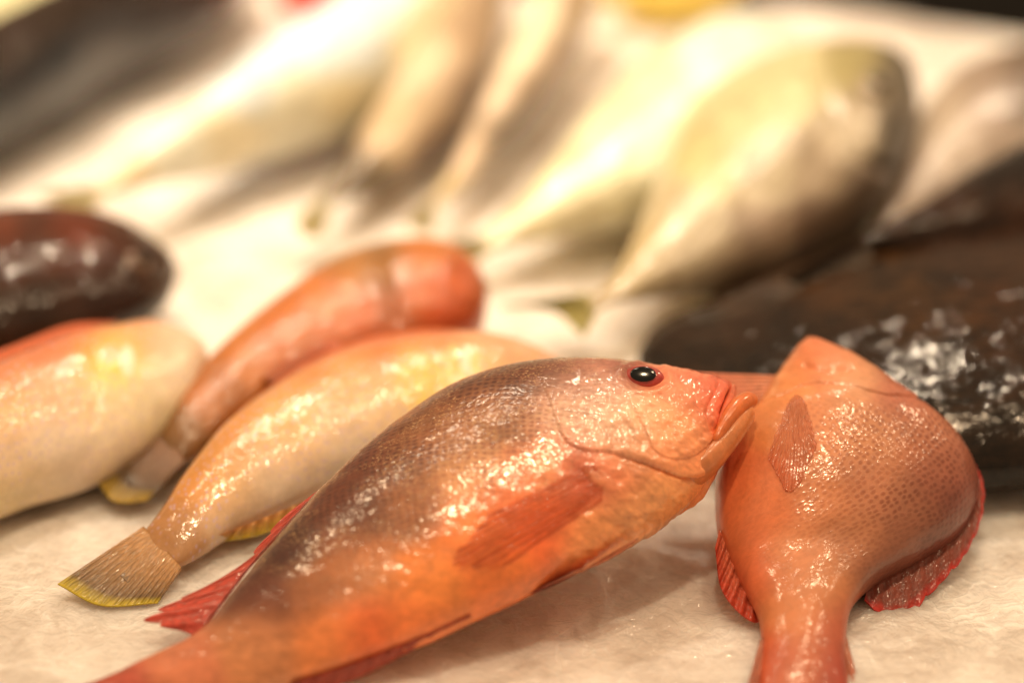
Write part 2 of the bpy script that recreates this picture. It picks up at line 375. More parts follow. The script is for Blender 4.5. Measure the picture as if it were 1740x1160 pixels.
def eye(parent, b, px, py, rx, ry, mi, mp, pup=.5, along=None, h=None, sink=.3, tilt=0):
    c, n = locate(b, px, py); n = n / np.linalg.norm(n) + tilt * (CP - c) / np.linalg.norm(CP - c); n /= np.linalg.norm(n)
    ax = RT if along is None else along
    h = h or min(rx, ry) * .75
    e = dome('eye', c, n, ax, rx, ry, h, mi, parent, sink * h)
    dome('pupil', c + n * (h * (1 - sink)) * .93, n, ax, rx * pup, ry * pup, h * .16, mp, e, 0)
    return e

# ================================================================= SETTING: bed of ice, dark surroundings
def edge_y(x):
    return np.where(x < .115, 1.200 + (.115 - x) * .35, 1.200 - (x - .115) * .04 - np.maximum(x - .115, 0) ** 2 * 1.1)
def ice_h(x, y):
    h = .0042 * vnoise(x * 11, y * 11, 11) + .0018 * vnoise(x * 31, y * 31, 12) + .0008 * vnoise(x * 80, y * 80, 13)
    r = np.abs(vnoise(x * 60 + 3 * vnoise(x * 20, y * 20, 17), y * 60, 14))
    h = h + .0003 * np.minimum(r * 6, 1)
    return h * 1.25 - .003
nx, ny = 760, 900
yy = .40 * (1.75 / .40) ** np.linspace(0, 1, ny)[:, None]; xx = np.linspace(-1, 1, nx)[None, :] * (yy * .42 + .08)
yy = yy + 0 * xx
zz = ice_h(xx, yy)
ed = edge_y(xx); over = np.clip((yy - ed) / .05, 0, None)
zz = zz - .05 * over ** 2
zz = np.maximum(zz, -.35)
i = np.arange(ny - 1)[:, None]; j = np.arange(nx - 1)[None, :]
F = np.stack([i * nx + j, i * nx + j + 1, (i + 1) * nx + j + 1, (i + 1) * nx + j], -1).reshape(-1, 4)
keep = (yy[:-1, :-1] < ed[:-1, :-1] + .12).ravel()
m, nt, P, N, L = new_mat('crushed_ice')
tc = node(nt, 'ShaderNodeTexCoord').outputs['Object']
a1 = noise(nt, tc, 26, 5, .62, .6); a2 = noise(nt, tc, 150, 4, .6, .8); a3 = noise(nt, tc, 900, 3, .6)
vor = node(nt, 'ShaderNodeTexVoronoi', feature='DISTANCE_TO_EDGE'); vor.inputs['Scale'].default_value = 42
wv = node(nt, 'ShaderNodeTexNoise'); wv.inputs['Scale'].default_value = 30; wv.inputs['Detail'].default_value = 3; L.new(tc, wv.inputs['Vector'])
wa = node(nt, 'ShaderNodeVectorMath', operation='MULTIPLY_ADD'); L.new(wv.outputs['Color'], wa.inputs[0]); wa.inputs[1].default_value = (.05,)*3; L.new(tc, wa.inputs[2])
L.new(wa.outputs[0], vor.inputs['Vector'])
crack = math_n(nt, 'MULTIPLY', ramp(nt, vor.outputs[0], 0, .035, 1, 0), ramp(nt, a1, .45, .6))
c = mixc(nt, ramp(nt, a1, .36, .64), (.60, .55, .51), (.80, .77, .74))
c = mixc(nt, ramp(nt, a2, .35, .7, 0, .3), c, (.76, .74, .72))
c = mixc(nt, math_n(nt, 'MULTIPLY', crack, .55), c, (.9, .9, .88))
mpi = node(nt, 'ShaderNodeMapping'); mpi.inputs['Rotation'].default_value = (0, 0, R(58)); mpi.inputs['Scale'].default_value = (6, 48, 20); L.new(wa.outputs[0], mpi.inputs['Vector'])
nd = noise(nt, mpi.outputs[0], 1, 3, .6, .8)
need = math_n(nt, 'MULTIPLY', ramp(nt, math_n(nt, 'ABSOLUTE', math_n(nt, 'SUBTRACT', nd, .5)), 0, .03, 1, 0), ramp(nt, a1, .42, .58))
c = mixc(nt, math_n(nt, 'MULTIPLY', need, .9), c, (.88, .86, .84))
L.new(c, P.inputs['Base Color'])
L.new(ramp(nt, a1, .35, .65, .22, .5), P.inputs['Roughness'])
P.inputs['Subsurface Weight'].default_value = .9; P.inputs['Subsurface Scale'].default_value = .025; P.inputs['Subsurface Radius'].default_value = (1, .85, .75)
P.inputs['IOR'].default_value = 1.31
P.inputs['Coat Weight'].default_value = 1; P.inputs['Coat Roughness'].default_value = .13; P.inputs['Coat IOR'].default_value = 1.36
hh = math_n(nt, 'ADD', math_n(nt, 'MULTIPLY', a2, 1.2), math_n(nt, 'ADD', math_n(nt, 'MULTIPLY', a3, .08), math_n(nt, 'ADD', math_n(nt, 'MULTIPLY', need, .5), math_n(nt, 'MULTIPLY', crack, .5))))
b = node(nt, 'ShaderNodeBump'); b.inputs['Distance'].default_value = .0024; b.inputs['Strength'].default_value = .32; L.new(hh, b.inputs['Height'])
L.new(b.outputs[0], P.inputs['Normal'])
bc = node(nt, 'ShaderNodeBump'); bc.inputs['Distance'].default_value = .006; bc.inputs['Strength'].default_value = .7
L.new(math_n(nt, 'ADD', noise(nt, tc, 170, 2, .5, 1.0), math_n(nt, 'MULTIPLY', need, .6)), bc.inputs['Height']); L.new(bc.outputs[0], P.inputs['Coat Normal'])
ICE = m
ice = mesh('ice_bed', np.stack([xx, yy, zz], -1).reshape(-1, 3), F[keep], ICE)
ice['kind'] = 'structure'
fl = mesh('floor', [(-6, -2, -.9), (6, -2, -.9), (6, 8, -.9), (-6, 8, -.9)], [(0, 1, 2, 3)], plain('dark_floor', (.0015, .0012, .001), .9), smooth=False)
fl['kind'] = 'structure'

# ================================================================= HERO: red snapper on its side, jaw on its neighbour
M_HERO = skin('snapper_skin', pitch=.0023, scale_dark=1.0, mottle=.30, film=1.0, fleck=.65, scale_bump=.5, bump=.36, film_f=185)
M_FIN = fin_mat('red_fin')
M_FINP = fin_mat('thin_red_fin', .35, wet=.5, rays=.18, clear=.6)
M_FINR = fin_mat('brown_red_fin', .3, wet=.35, rays=.3, spec=.2)
M_IRIS = plain('red_iris', A((178, 52, 42)), .3, 1, .0004, 500)
M_PUPIL = plain('black_pupil', (.003, .004, .005), .12, 0)
G_RED = 'whole fish laid out on the ice'
plH = Plane((700, 1090, .010), (700, 690, .046), (1095, 640, .054))
rH = root('red_snapper', 'orange red fish with open eye and brown back, its jaw resting on the rosy one', 'fish', on_z(760, 1000, 0))
gill = [(925, 655), (938, 690), (948, 722), (966, 752), (1000, 765), (1029, 765), (1062, 774), (1098, 786), (1135, 800), (1160, 810), (1190, 812)]
preop = [(1080, 700), (1098, 735), (1108, 762), (1130, 777), (1160, 779), (1188, 768), (1212, 745)]
jawl = [(1212, 745), (1180, 752), (1150, 742)]
orbit = (1094, 641)
def rel_hero(q):
    d, s, a = polydist(q, gill)
    k = .04 + .96 * np.clip((a - .45) / .25, 0, 1); wob = 1 + .5 * vnoise(q[..., 0] / 14, q[..., 1] / 14, 21)
    r = -.0009 * k * np.exp(-(d / 5) ** 2) + np.where(s > 0, .0014 * np.clip(a / .25, 0, 1) * (.5 + .5 * k) * wob * np.exp(-d / 38), -.0004 * np.exp(-d / 30))
    d, s, a = polydist(q, preop)
    r += -.0005 * np.exp(-(d / 7) ** 2) + np.where(s > 0, .0006 * np.exp(-d / 22), 0)
    d, s, a = polydist(q, [(1222, 655), (1205, 690), (1203, 705), (1214, 730)])
    r += -.0008 * np.exp(-(d / 4) ** 2)
    d, s, a = polydist(q, [(1253, 655), (1243, 680), (1235, 710), (1228, 745)])
    r += -.0050 * np.exp(-(d / 8) ** 2)
    e = np.sqrt(((q[..., 0] - orbit[0]) / 42) ** 2 + ((q[..., 1] - orbit[1]) / 25) ** 2)
    r += -.0024 * np.exp(-(e / .80) ** 4) + .0006 * np.exp(-((e - 1.08) / .16) ** 2)
    d, s, a = polydist(q, [(1140, 640), (1170, 660), (1190, 690)]); r += -.0004 * np.exp(-(d / 8) ** 2)
    hd = np.clip((q[..., 0] - 930) / 60, 0, 1); r += hd * (.0007 * vnoise(q[..., 0] / 17, q[..., 1] / 17, 31) + .0004 * vnoise(q[..., 0] / 7, q[..., 1] / 7, 32))
    # soft hollows of the throat and behind the pectoral base
    d, s, a = polydist(q, [(985, 790), (1000, 850), (975, 880)]); r += -.0010 * np.exp(-(d / 16) ** 2)
    return r
P_H = [(150, 1290, 60, 1200, 0.003), (270, 1235, 150, 1163, 0.0045), (400, 1190, 260, 1118, 0.008), (520, 1155, 336, 1083, 0.011), (640, 1118, 395, 1018, 0.0145), (760, 1068, 450, 950, 0.0175), (860, 1020, 516, 878, 0.02), (950, 975, 586, 806, 0.0225), (1030, 940, 671, 736, 0.024), (1092, 905, 776, 672, 0.025), (1142, 872, 886, 642, 0.0248), (1180, 840, 991, 636, 0.0235), (1208, 808, 1081, 644, 0.0205), (1226, 776, 1154, 651, 0.0165), (1240, 745, 1203, 653, 0.012), (1248, 715, 1234, 655, 0.0075), (1250, 692, 1244, 658, 0.004), (1250, 680, 1247, 668, 0.0015)]
C_H = [(760, 655, (98, 42, 24), 1), (640, 760, (108, 47, 25), 1), (560, 830, (112, 52, 28), 0.9), (480, 920, (79, 30, 17), 0.5), (410, 1000, (83, 31, 19), 0.2), (700, 745, (150, 88, 50), 1), (780, 720, (165, 100, 56), 1), (880, 640, (112, 51, 27), 0.8), (960, 625, (117, 47, 28), 0.4), (1050, 622, (150, 65, 49), 0.1), (860, 700, (175, 111, 68), 0.9), (800, 790, (228, 156, 103), 0.7), (700, 860, (165, 97, 56), 0.6), (600, 900, (117, 57, 31), 0.4), (620, 960, (222, 133, 77), 0.2), (540, 1000, (165, 93, 52), 0.1), (450, 1030, (103, 44, 24), 0), (440, 1085, (228, 138, 83), 0), (560, 1080, (250, 138, 71), 0), (720, 980, (255, 140, 63), 0.1), (800, 900, (255, 133, 63), 0.1), (850, 960, (252, 125, 55), 0), (880, 860, (255, 121, 61), 0.2), (920, 800, (252, 145, 88), 0.5), (930, 900, (246, 104, 50), 0), (620, 1080, (235, 104, 49), 0), (700, 1060, (252, 127, 61), 0), (300, 1130, (215, 119, 77), 0), (200, 1165, (190, 76, 52), 0), (130, 1200, (150, 40, 27), 0), (1000, 920, (255, 156, 90), 0), (1080, 860, (255, 165, 101), 0), (1150, 845, (255, 163, 95), 0), (960, 690, (252, 186, 147), 0.45), (1010, 670, (255, 198, 166), 0.35), (1030, 720, (255, 198, 159), 0.3), (1000, 640, (180, 102, 73), 0.2), (1080, 710, (255, 179, 132), 0.1), (1150, 720, (255, 169, 111), 0), (1060, 760, (255, 169, 116), 0.1), (1150, 660, (252, 136, 94), 0), (1210, 660, (240, 109, 76), 0), (1140, 760, (255, 149, 95), 0), (1200, 770, (255, 145, 86), 0), (1240, 700, (252, 96, 55), 0), (990, 790, (228, 116, 86), 0.2), (1040, 810, (255, 127, 77), 0)]
bH = fish_body(rH, plH, P_H, M_HERO, C_H, sigma=32, nu=620, nv=360, relief=rel_hero)
M_LIP = skin('lip_skin', mottle=.25, scale_dark=0, film=.6, bump=.25, sss=.25)
def at_surf(b, px, py, out=0):
    c, n = locate(b, px, py); return c + n * out
# lower jaw: a bowed rod that sticks out past the upper lip, carrying the thick lower lip
nH = plH.n
def hp(px, py, off):
    d = ray((px, py)); t = ((plH.P + nH * off - CP) @ nH) / (d @ nH); return CP + d * t
jaw = tube(rH, 'lower_jaw', [hp(1160, 818, .003), hp(1196, 790, .0045), hp(1229, 754, .0050), hp(1256, 720, .0045), hp(1274, 694, .0035)], [.0040, .0044, .0041, .0037, .0031], M_LIP, (226, 128, 70), nH, 1.4)
tube(jaw, 'lower_lip', [hp(1214, 752, .0100), hp(1228, 727, .0105), hp(1243, 703, .0100), hp(1258, 688, .0085), hp(1272, 682, .006), hp(1279, 690, .0035)], [.0014, .0022, .0029, .0033, .0031, .0022], M_LIP, (230, 112, 50), nH, 1.15)
tube(rH, 'upper_lip', [hp(1247, 655, .002), hp(1243, 670, .0055), hp(1236, 690, .0085), hp(1228, 714, .0105), hp(1220, 738, .0110)], [.0010, .0016, .0018, .0017, .0010], M_LIP, (222, 100, 58), nH, 1.0)
eye(rH, bH, 1093, 642, .0074, .0049, M_IRIS, M_PUPIL, .60, along=RT + np.array([0, 0, -.15]), h=.0036, sink=.05, tilt=.8)
# pectoral fin folded back over the flank
def lay(b, poff):
    def f(q):
        out = np.zeros(q.shape[:-1]); return out
    return f
def surf_fin(parent, name, b, base, tip, mat, cb, ct, rays, off=(.001, .002), nu=70, nv=50, pleat=.0004, thick=.0006, lump=0):
    """a fin that lies on the flank: its places are looked up on the body's surface"""
    B = smooth_line(base, nu); T = smooth_line(tip, nu)
    v = np.linspace(0, 1, nv)
    q = B[:, None] * (1 - v[None, :, None]) + T[:, None] * v[None, :, None]
    gu, gv = 18, 14
    iu = np.linspace(0, nu - 1, gu).astype(int); iv = np.linspace(0, nv - 1, gv).astype(int)
    g = np.array([[locate(b, *q[a_, c_])[0] for c_ in iv] for a_ in iu]); gn = np.array([[locate(b, *q[a_, c_])[1] for c_ in iv] for a_ in iu])
    def up2(Gm):
        X = np.array([catmull(iv.astype(float), Gm[k], np.arange(nv, dtype=float)) for k in range(gu)])
        return np.array([catmull(iu.astype(float), X[:, k], np.arange(nu, dtype=float)) for k in range(nv)]).transpose(1, 0, 2)
    Pm, Nm = up2(g), up2(gn); Nm /= np.linalg.norm(Nm, axis=2, keepdims=True)
    u = np.linspace(0, 1, nu)[:, None]
    o_ = off[0] * (1 - v) + off[1] * v + pleat * np.sin(2 * np.pi * rays * u)
    P1 = Pm + Nm * (o_ + thick)[..., None]; P2 = Pm + Nm * (o_ - thick - .0012 * (1 - v) ** .5)[..., None]
    i = np.arange(nu - 1)[:, None]; j = np.arange(nv - 1)[None, :]
    F = np.stack([i * nv + j, (i + 1) * nv + j, (i + 1) * nv + j + 1, i * nv + j + 1], -1).reshape(-1, 4)
    n = nu * nv
    ring = np.concatenate([np.arange(nu) * nv, (nu - 1) * nv + np.arange(1, nv), (np.arange(nu - 1)[::-1]) * nv + nv - 1, np.arange(1, nv - 1)[::-1]])
    r2 = np.roll(ring, -1); E = np.stack([ring, r2, r2 + n, ring + n], -1)
    vv = v[None, :, None]; c = A(cb) * (1 - vv) + A(ct) * vv; c = np.broadcast_to(c, (nu, nv, 3))
    c = np.concatenate([c, np.ones((nu, nv, 1))], -1).reshape(-1, 4)
    uv = np.stack([np.broadcast_to(u * rays, (nu, nv)), np.broadcast_to(v[None] * 3, (nu, nv))], -1).reshape(-1, 2)
    return mesh(name, np.vstack([P1.reshape(-1, 3), P2.reshape(-1, 3)]), np.vstack([F, F[:, ::-1] + n, E]), mat, parent, np.vstack([uv, uv]), np.vstack([c, c]))
surf_fin(rH, 'pectoral_fin', bH, [(1005, 788), (1026, 812), (1022, 850)], [(830, 872), (768, 958), (850, 968)], M_FINP, (216, 100, 54), (220, 102, 46), 9, off=(.0004, -.0003), pleat=.00003, thick=.0003)
c, n = locate(bH, 1022, 815)
dome('fin_base', c, n, nH * 0 + (bH.P[300, 0] - bH.P[280, 0]), .0036, .0070, .0020, plain('fin_base_skin', A((222, 122, 76)), .4, .6, .0006, 300, .1), rH, .0010)
fin(rH, 'dorsal_fin', plH, [(540, 835), (480, 900), (425, 962), (372, 1030), (335, 1080)], [(478, 880), (438, 928), (405, 968), (245, 1052), (312, 1072)], M_FIN, (215, 80, 58), (232, 92, 68), 8, lift=(0, -.002), scallop=.25, pleat=.0003)
fin(rH, 'anal_fin', plH, [(800, 1045), (700, 1090), (600, 1130), (500, 1160)], [(790, 1056), (700, 1104), (590, 1158), (480, 1185)], M_FIN, (190, 60, 30), (205, 70, 40), 10, lift=(.002, -.004))
fin(rH, 'pelvic_fin', plH, [(1085, 915), (1040, 945), (990, 968)], [(960, 985), (925, 1000), (890, 1012)], M_FIN, (225, 130, 85), (200, 60, 45), 7, lift=(.004, -.004))
fin(rH, 'tail_fin', plH, [(70, 1205), (110, 1240), (150, 1285)], [(-150, 1215), (-120, 1330), (-40, 1440)], M_FIN, (150, 35, 22), (170, 40, 28), 18)

# ================================================================= right snapper, lying flat, head away
M_SNAP2 = skin('pink_snapper_skin', pitch=.0024, rnd=.5, scale_dark=.7, mottle=.16, film=.55, gloss_r=.15, rough=.5, wet=.7, scale_bump=.8)
plR = Plane((1260, 900, .015), (1640, 880, .011), (1370, 600, .050))
rR = root('pink_snapper', 'rosy snapper lying flat with its head away and tail running out of the bottom edge', 'fish', on_z(1420, 880, 0))
P_R = [(1292, 1240, 1440, 1240, .0035, .024), (1290, 1160, 1438, 1160, .0055, .019), (1293, 1090, 1436, 1090, .009, .013), (1288, 1040, 1446, 1035, .012, .009), (1262, 995, 1492, 990, .016, .004), (1236, 950, 1560, 958, .020), (1222, 905, 1618, 920, .0225),
       (1217, 850, 1652, 868, .025), (1220, 800, 1654, 818, .026), (1236, 755, 1628, 768, .0255), (1262, 715, 1580, 722, .0245), (1292, 682, 1530, 684, .021), (1312, 650, 1490, 648, .017), (1330, 622, 1450, 620, .013), (1346, 600, 1415, 600, .009), (1358, 586, 1392, 587, .006), (1366, 578, 1378, 579, .003)]
def rel_right(q):
    d, s, a = polydist(q, [(1330, 668), (1375, 650), (1440, 652), (1500, 668), (1560, 672)])
    wob = 1 + .8 * vnoise(q[..., 0] / 20, q[..., 1] / 12, 41)
    r = -.0005 * wob * np.exp(-(d / 10) ** 2) + np.where(s > 0, .0009 * wob * np.exp(-d / 22), 0)
    r += .0006 * vnoise(q[..., 0] / 22, q[..., 1] / 14, 42) * np.clip((700 - q[..., 1]) / 60, 0, 1)
    d, s, a = polydist(q, [(1370, 622), (1400, 632), (1440, 628)]); r += -.0012 * np.exp(-(d / 6) ** 2)
    return r
C_R = [(1370, 590, (222, 117, 70)), (1420, 610, (225, 127, 82)), (1340, 640, (232, 137, 76)), (1450, 640, (218, 147, 100)), (1530, 660, (190, 102, 72), 0.3), (1290, 700, (228, 132, 70), 0.1), (1240, 800, (224, 109, 59), 0.1), (1300, 850, (226, 117, 64), 0.2), (1250, 900, (224, 112, 63), 0.1), (1400, 720, (222, 132, 81), 0.6), (1480, 740, (205, 127, 82), 1), (1560, 740, (185, 107, 72), 1), (1600, 800, (165, 90, 63), 1), (1640, 850, (130, 60, 45), 0.8), (1480, 820, (195, 117, 79), 1), (1400, 850, (215, 127, 79), 0.6), (1550, 880, (160, 93, 64), 0.9), (1600, 920, (125, 63, 46), 0.6), (1450, 920, (185, 112, 73), 0.5), (1350, 950, (222, 132, 82), 0.2), (1270, 980, (222, 105, 61)), (1500, 970, (130, 70, 49), 0.3), (1400, 1000, (205, 122, 73)), (1340, 1040, (218, 127, 76)), (1430, 1060, (180, 83, 54)), (1350, 1130, (205, 107, 67)), (1300, 1120, (205, 83, 49)), (1430, 1150, (165, 58, 37))]
bR = fish_body(rR, plR, P_R, M_SNAP2, C_R, sigma=30, nu=420, nv=300, relief=rel_right)
surf_fin(rR, 'pectoral_fin', bR, [(1340, 690), (1356, 676), (1370, 690)], [(1305, 775), (1343, 835), (1388, 760)], M_FINP, (228, 145, 102), (226, 122, 78), 15, off=(.0014, .0004), pleat=.00018, thick=.0004)
fin(rR, 'dorsal_fin', plR, [(1600, 745), (1650, 815), (1650, 875), (1612, 918), (1545, 952), (1475, 985)], [(1625, 745), (1668, 810), (1670, 872), (1645, 935), (1590, 1002), (1526, 1056), (1468, 1024)], M_FINR, (150, 72, 50), (152, 62, 44), 14, lift=(.002, .003), ragged=.1, scallop=.10, pleat=.00025, edge=((205, 45, 34), .7))
fin(rR, 'anal_fin', plR, [(1222, 900), (1248, 950), (1282, 990), (1310, 1015)], [(1215, 930), (1228, 1005), (1278, 1056), (1314, 1046)], M_FINR, (222, 112, 74), (212, 72, 46), 8, lift=(.002, .004))
fin(rR, 'pelvic_fin', plR, [(1345, 640), (1325, 655), (1300, 680)], [(1165, 632), (1175, 642), (1240, 690)], M_FIN, (242, 165, 120), (236, 130, 95), 7, lift=(0, .002), pleat=.0002)
fin(rR, 'tail_fin', plR, [(1292, 1085), (1360, 1095), (1437, 1085)], [(1225, 1330), (1360, 1300), (1500, 1330)], M_FIN, (212, 125, 88), (195, 70, 46), 18, lift=(.0135, .030), pleat=.0005, thick=.0015)

# ================================================================= three orange and yellow fish at the left
M_YEL = skin('orange_yellow_skin', pitch=.0024, scale_dark=.3, mottle=.15, film=.8, specks=(.55, .42, .62), gloss_r=.15)
M_YIR = plain('yellow_iris', A((235, 200, 60)), .3, 1, .0004, 500)
M_FINY = fin_mat('yellow_fin', .25, rays=.18)
plY = Plane((300, 960, .005), (600, 620, .028), (800, 700, .018))
rY = root('yellow_fish', 'orange and cream fish with yellow edged tail, lying half under the big red one', 'fish', on_z(420, 860, 0))
P_Y = [(216, 990, 202, 976, 0.0004), (246, 978, 212, 948, 0.0006), (276, 968, 232, 919, 0.0016), (318, 955, 258, 889, 0.0055), (395, 905, 318, 808, 0.011), (480, 865, 385, 732, 0.015), (570, 825, 470, 673, 0.018), (670, 790, 570, 626, 0.02), (770, 760, 680, 598, 0.02), (860, 730, 780, 589, 0.019), (930, 700, 850, 596, 0.016), (975, 670, 905, 616, 0.011), (990, 650, 950, 634, 0.005)]
C_Y = [(215, 975, (130, 90, 50)), (160, 990, (105, 80, 40)), (280, 900, (185, 120, 65)), (300, 950, (200, 140, 90)), (340, 820, (215, 135, 60)), (400, 720, (225, 145, 75)), (480, 660, (232, 150, 85)), (560, 615, (230, 140, 75)), (640, 590, (225, 125, 65)), (740, 575, (228, 130, 75)), (830, 585, (235, 160, 110)), (400, 830, (230, 165, 95)), (480, 770, (238, 180, 127)), (560, 730, (245, 195, 147)), (640, 690, (245, 195, 142)), (720, 640, (245, 195, 95)), (800, 640, (245, 205, 132)), (400, 880, (232, 185, 142)), (500, 820, (238, 200, 162)), (600, 780, (240, 205, 167)), (450, 850, (235, 195, 157)), (600, 640, (232, 165, 100)), (500, 720, (235, 180, 110))]
def rel_y(q):
    d, s, a = polydist(q, [(735, 585), (745, 640), (735, 700)]); return -.0006 * np.exp(-(d / 10) ** 2)
bY = fish_body(rY, plY, P_Y, M_YEL, C_Y, sigma=30, nu=320, nv=200, relief=rel_y, spots=[(768, 612, 11, 26, (240, 185, 100)), (792, 612, 9, 22, (250, 235, 190)), (808, 616, 9, 20, (240, 195, 115))])
fin(rY, 'tail_fin', plY, [(244, 896), (277, 930), (308, 965)], [(98, 992), (170, 1028), (268, 1024)], M_FINY, (212, 145, 82), (98, 72, 38), 15, edge=((215, 175, 32), .84), lift=(.0021, -.002), pleat=.0001, thick=.0008)
fin(rY, 'anal_fin', plY, [(360, 915), (450, 880), (560, 835)], [(338, 924), (442, 908), (562, 858)], M_FINY, (228, 150, 80), (215, 172, 48), 9, lift=(.002, -.002))
fin(rY, 'dorsal_fin', plY, [(420, 690), (560, 618), (700, 582), (820, 580)], [(400, 700), (550, 603), (700, 562), (840, 568)], M_FINY, (228, 130, 70), (232, 120, 70), 14, lift=(0, -.004))

plL = Plane((60, 830, .010), (60, 640, .030), (300, 620, .022))
rL = root('yellow_fish', 'pale orange and cream fish cut off by the left edge, with a yellow eye patch', 'fish', on_z(100, 780, 0))
P_L = [(-420, 1010, -470, 902, 0.004), (-300, 985, -360, 807, 0.012), (-160, 935, -220, 725, 0.018), (-40, 885, -90, 666, 0.021), (60, 846, 30, 620, 0.022), (145, 822, 110, 585, 0.021), (218, 790, 190, 566, 0.019), (280, 738, 250, 559, 0.016), (325, 684, 305, 569, 0.012), (346, 640, 336, 586, 0.007), (354, 616, 350, 597, 0.002)]
C_L = [(0, 620, (228, 130, 80)), (80, 580, (225, 115, 65)), (150, 560, (225, 120, 70)), (230, 555, (228, 150, 100)), (310, 570, (235, 185, 142)), (0, 700, (235, 175, 115)), (100, 660, (240, 180, 132)), (190, 605, (240, 205, 80)), (180, 680, (245, 200, 142)), (280, 640, (245, 210, 162)), (0, 780, (240, 195, 152)), (100, 760, (242, 205, 167)), (200, 730, (245, 210, 167)), (50, 830, (240, 200, 152)), (20, 860, (225, 188, 125)), (320, 620, (240, 210, 172)), (260, 700, (235, 205, 152))]
bL = fish_body(rL, plL, P_L, M_YEL, C_L, sigma=32, nu=220, nv=140, relief=lambda q: -.0006 * np.exp(-(polydist(q, [(150, 565), (168, 640), (158, 720)])[0] / 9) ** 2), spots=[(190, 600, 20, 16, (238, 180, 120)), (216, 612, 12, 26, (250, 235, 190))])
fin(rL, 'dorsal_fin', plL, [(-100, 655), (30, 605), (120, 570), (190, 555)], [(-110, 635), (20, 588), (120, 552), (200, 548)], M_FINY, (225, 110, 60), (225, 105, 60), 12, lift=(0, -.003))
fin(rL, 'pelvic_fin', plL, [(320, 640), (280, 705), (230, 755)], [(262, 690), (215, 780), (185, 828)], M_FINY, (235, 215, 150), (200, 180, 80), 8, lift=(0, -.006), thick=.001)

M_ORG = skin('orange_brown_skin', pitch=.0028, scale_dark=.4, mottle=.25, film=1.1, bump=.6, gloss_r=.15, wet=.8)
plO = Plane((300, 780, .008), (500, 520, .022), (760, 540, .022))
rO = root('round_headed_fish', 'blurred orange fish with blunt round head and dark tail lying between the two cream fish', 'fish', on_z(500, 640, 0))
P_O = [(222, 825, 210, 810, 0.0004), (248, 812, 226, 786, 0.0006), (285, 797, 252, 746, 0.002), (335, 772, 290, 701, 0.009), (400, 722, 355, 632, 0.013), (465, 680, 420, 573, 0.016), (540, 650, 490, 523, 0.019), (620, 622, 560, 479, 0.021), (700, 600, 630, 452, 0.0225), (760, 580, 700, 442, 0.022), (800, 560, 760, 447, 0.019), (822, 535, 800, 462, 0.013), (830, 505, 822, 482, 0.005)]
C_O = [(200, 820, (75, 51, 20)), (260, 780, (84, 59, 26)), (310, 730, (134, 84, 41)), (360, 680, (174, 97, 44)), (420, 600, (192, 106, 44)), (500, 540, (196, 102, 38)), (560, 500, (201, 106, 41)), (600, 460, (179, 110, 47)), (560, 580, (187, 88, 35)), (650, 470, (134, 80, 32)), (665, 520, (147, 71, 29)), (655, 440, (147, 92, 38)), (720, 440, (196, 102, 38)), (760, 490, (194, 80, 23)), (700, 500, (196, 88, 29)), (800, 480, (174, 71, 23)), (620, 540, (198, 88, 35)), (480, 600, (183, 92, 38)), (760, 540, (179, 67, 20)), (720, 420, (192, 106, 41))]
bO = fish_body(rO, plO, P_O, M_ORG, C_O, sigma=24, nu=220, nv=140, relief=lambda q: -.0016 * np.exp(-(polydist(q, [(640, 425), (662, 480), (672, 540)])[0] / 10) ** 2))
fin(rO, 'tail_fin', plO, [(270, 722), (292, 750), (314, 783)], [(168, 822), (195, 852), (250, 850)], M_FINY, (150, 100, 66), (75, 62, 30), 12, edge=((190, 145, 45), .75), lift=(.0032, -.002), thick=.0008, pleat=.0001)
fin(rO, 'pectoral_fin', plO, [(560, 560), (580, 590), (570, 610)], [(450, 640), (470, 655), (500, 650)], M_FINY, (215, 110, 70), (215, 130, 90), 8, lift=(.012, .010))

# ================================================================= dark fish
M_DARK = skin('dark_wet_skin', pitch=.0045, scale_dark=.5, mottle=.55, film=1.3, bump=.42, film_f=120, gloss_r=.14, sss=0.0, rough=.6, spec=.05, wet=1.0)
M_FIND = fin_mat('dark_brown_fin', .02, wet=.25, spec=.05)
plB = Plane((0, 560, .022), (0, 420, .032), (280, 450, .022))
rB = root('brown_fish', 'dark brown wet fish poking in from the left edge', 'fish', on_z(80, 520, 0))
P_B = [(-380, 780, -420, 571, 0.02), (-200, 690, -220, 455, 0.026), (-60, 640, -60, 408, 0.028), (50, 598, 60, 393, 0.027), (130, 572, 150, 392, 0.024), (200, 552, 210, 403, 0.02), (250, 530, 255, 422, 0.014), (285, 503, 288, 443, 0.009), (300, 478, 302, 457, 0.003)]
C_B = [(0, 380, (90, 35, 14)), (130, 375, (90, 31, 10)), (200, 400, (66, 28, 11)), (80, 430, (63, 28, 12)), (0, 450, (60, 27, 12)), (250, 440, (52, 23, 11)), (290, 470, (60, 34, 17)), (200, 500, (44, 19, 10)), (80, 520, (45, 22, 11)), (0, 540, (44, 22, 11)), (240, 530, (20, 8, 3))]
bB = fish_body(rB, plB, P_B, M_DARK, C_B, sigma=30, nu=180, nv=120, relief=lambda q: -.002 * np.exp(-(polydist(q, [(300, 468), (250, 480), (215, 470)])[0] / 6) ** 2))
fin(rB, 'dorsal_fin', plB, [(-100, 400), (30, 385), (120, 382)], [(-120, 370), (20, 365), (140, 368)], M_FIND, (110, 55, 35), (120, 60, 38), 10, lift=(0, -.002))
eye(rB, bB, 235, 445, .006, .005, plain('brown_iris', A((110, 70, 40)), .3, 1), M_PUPIL, .5)

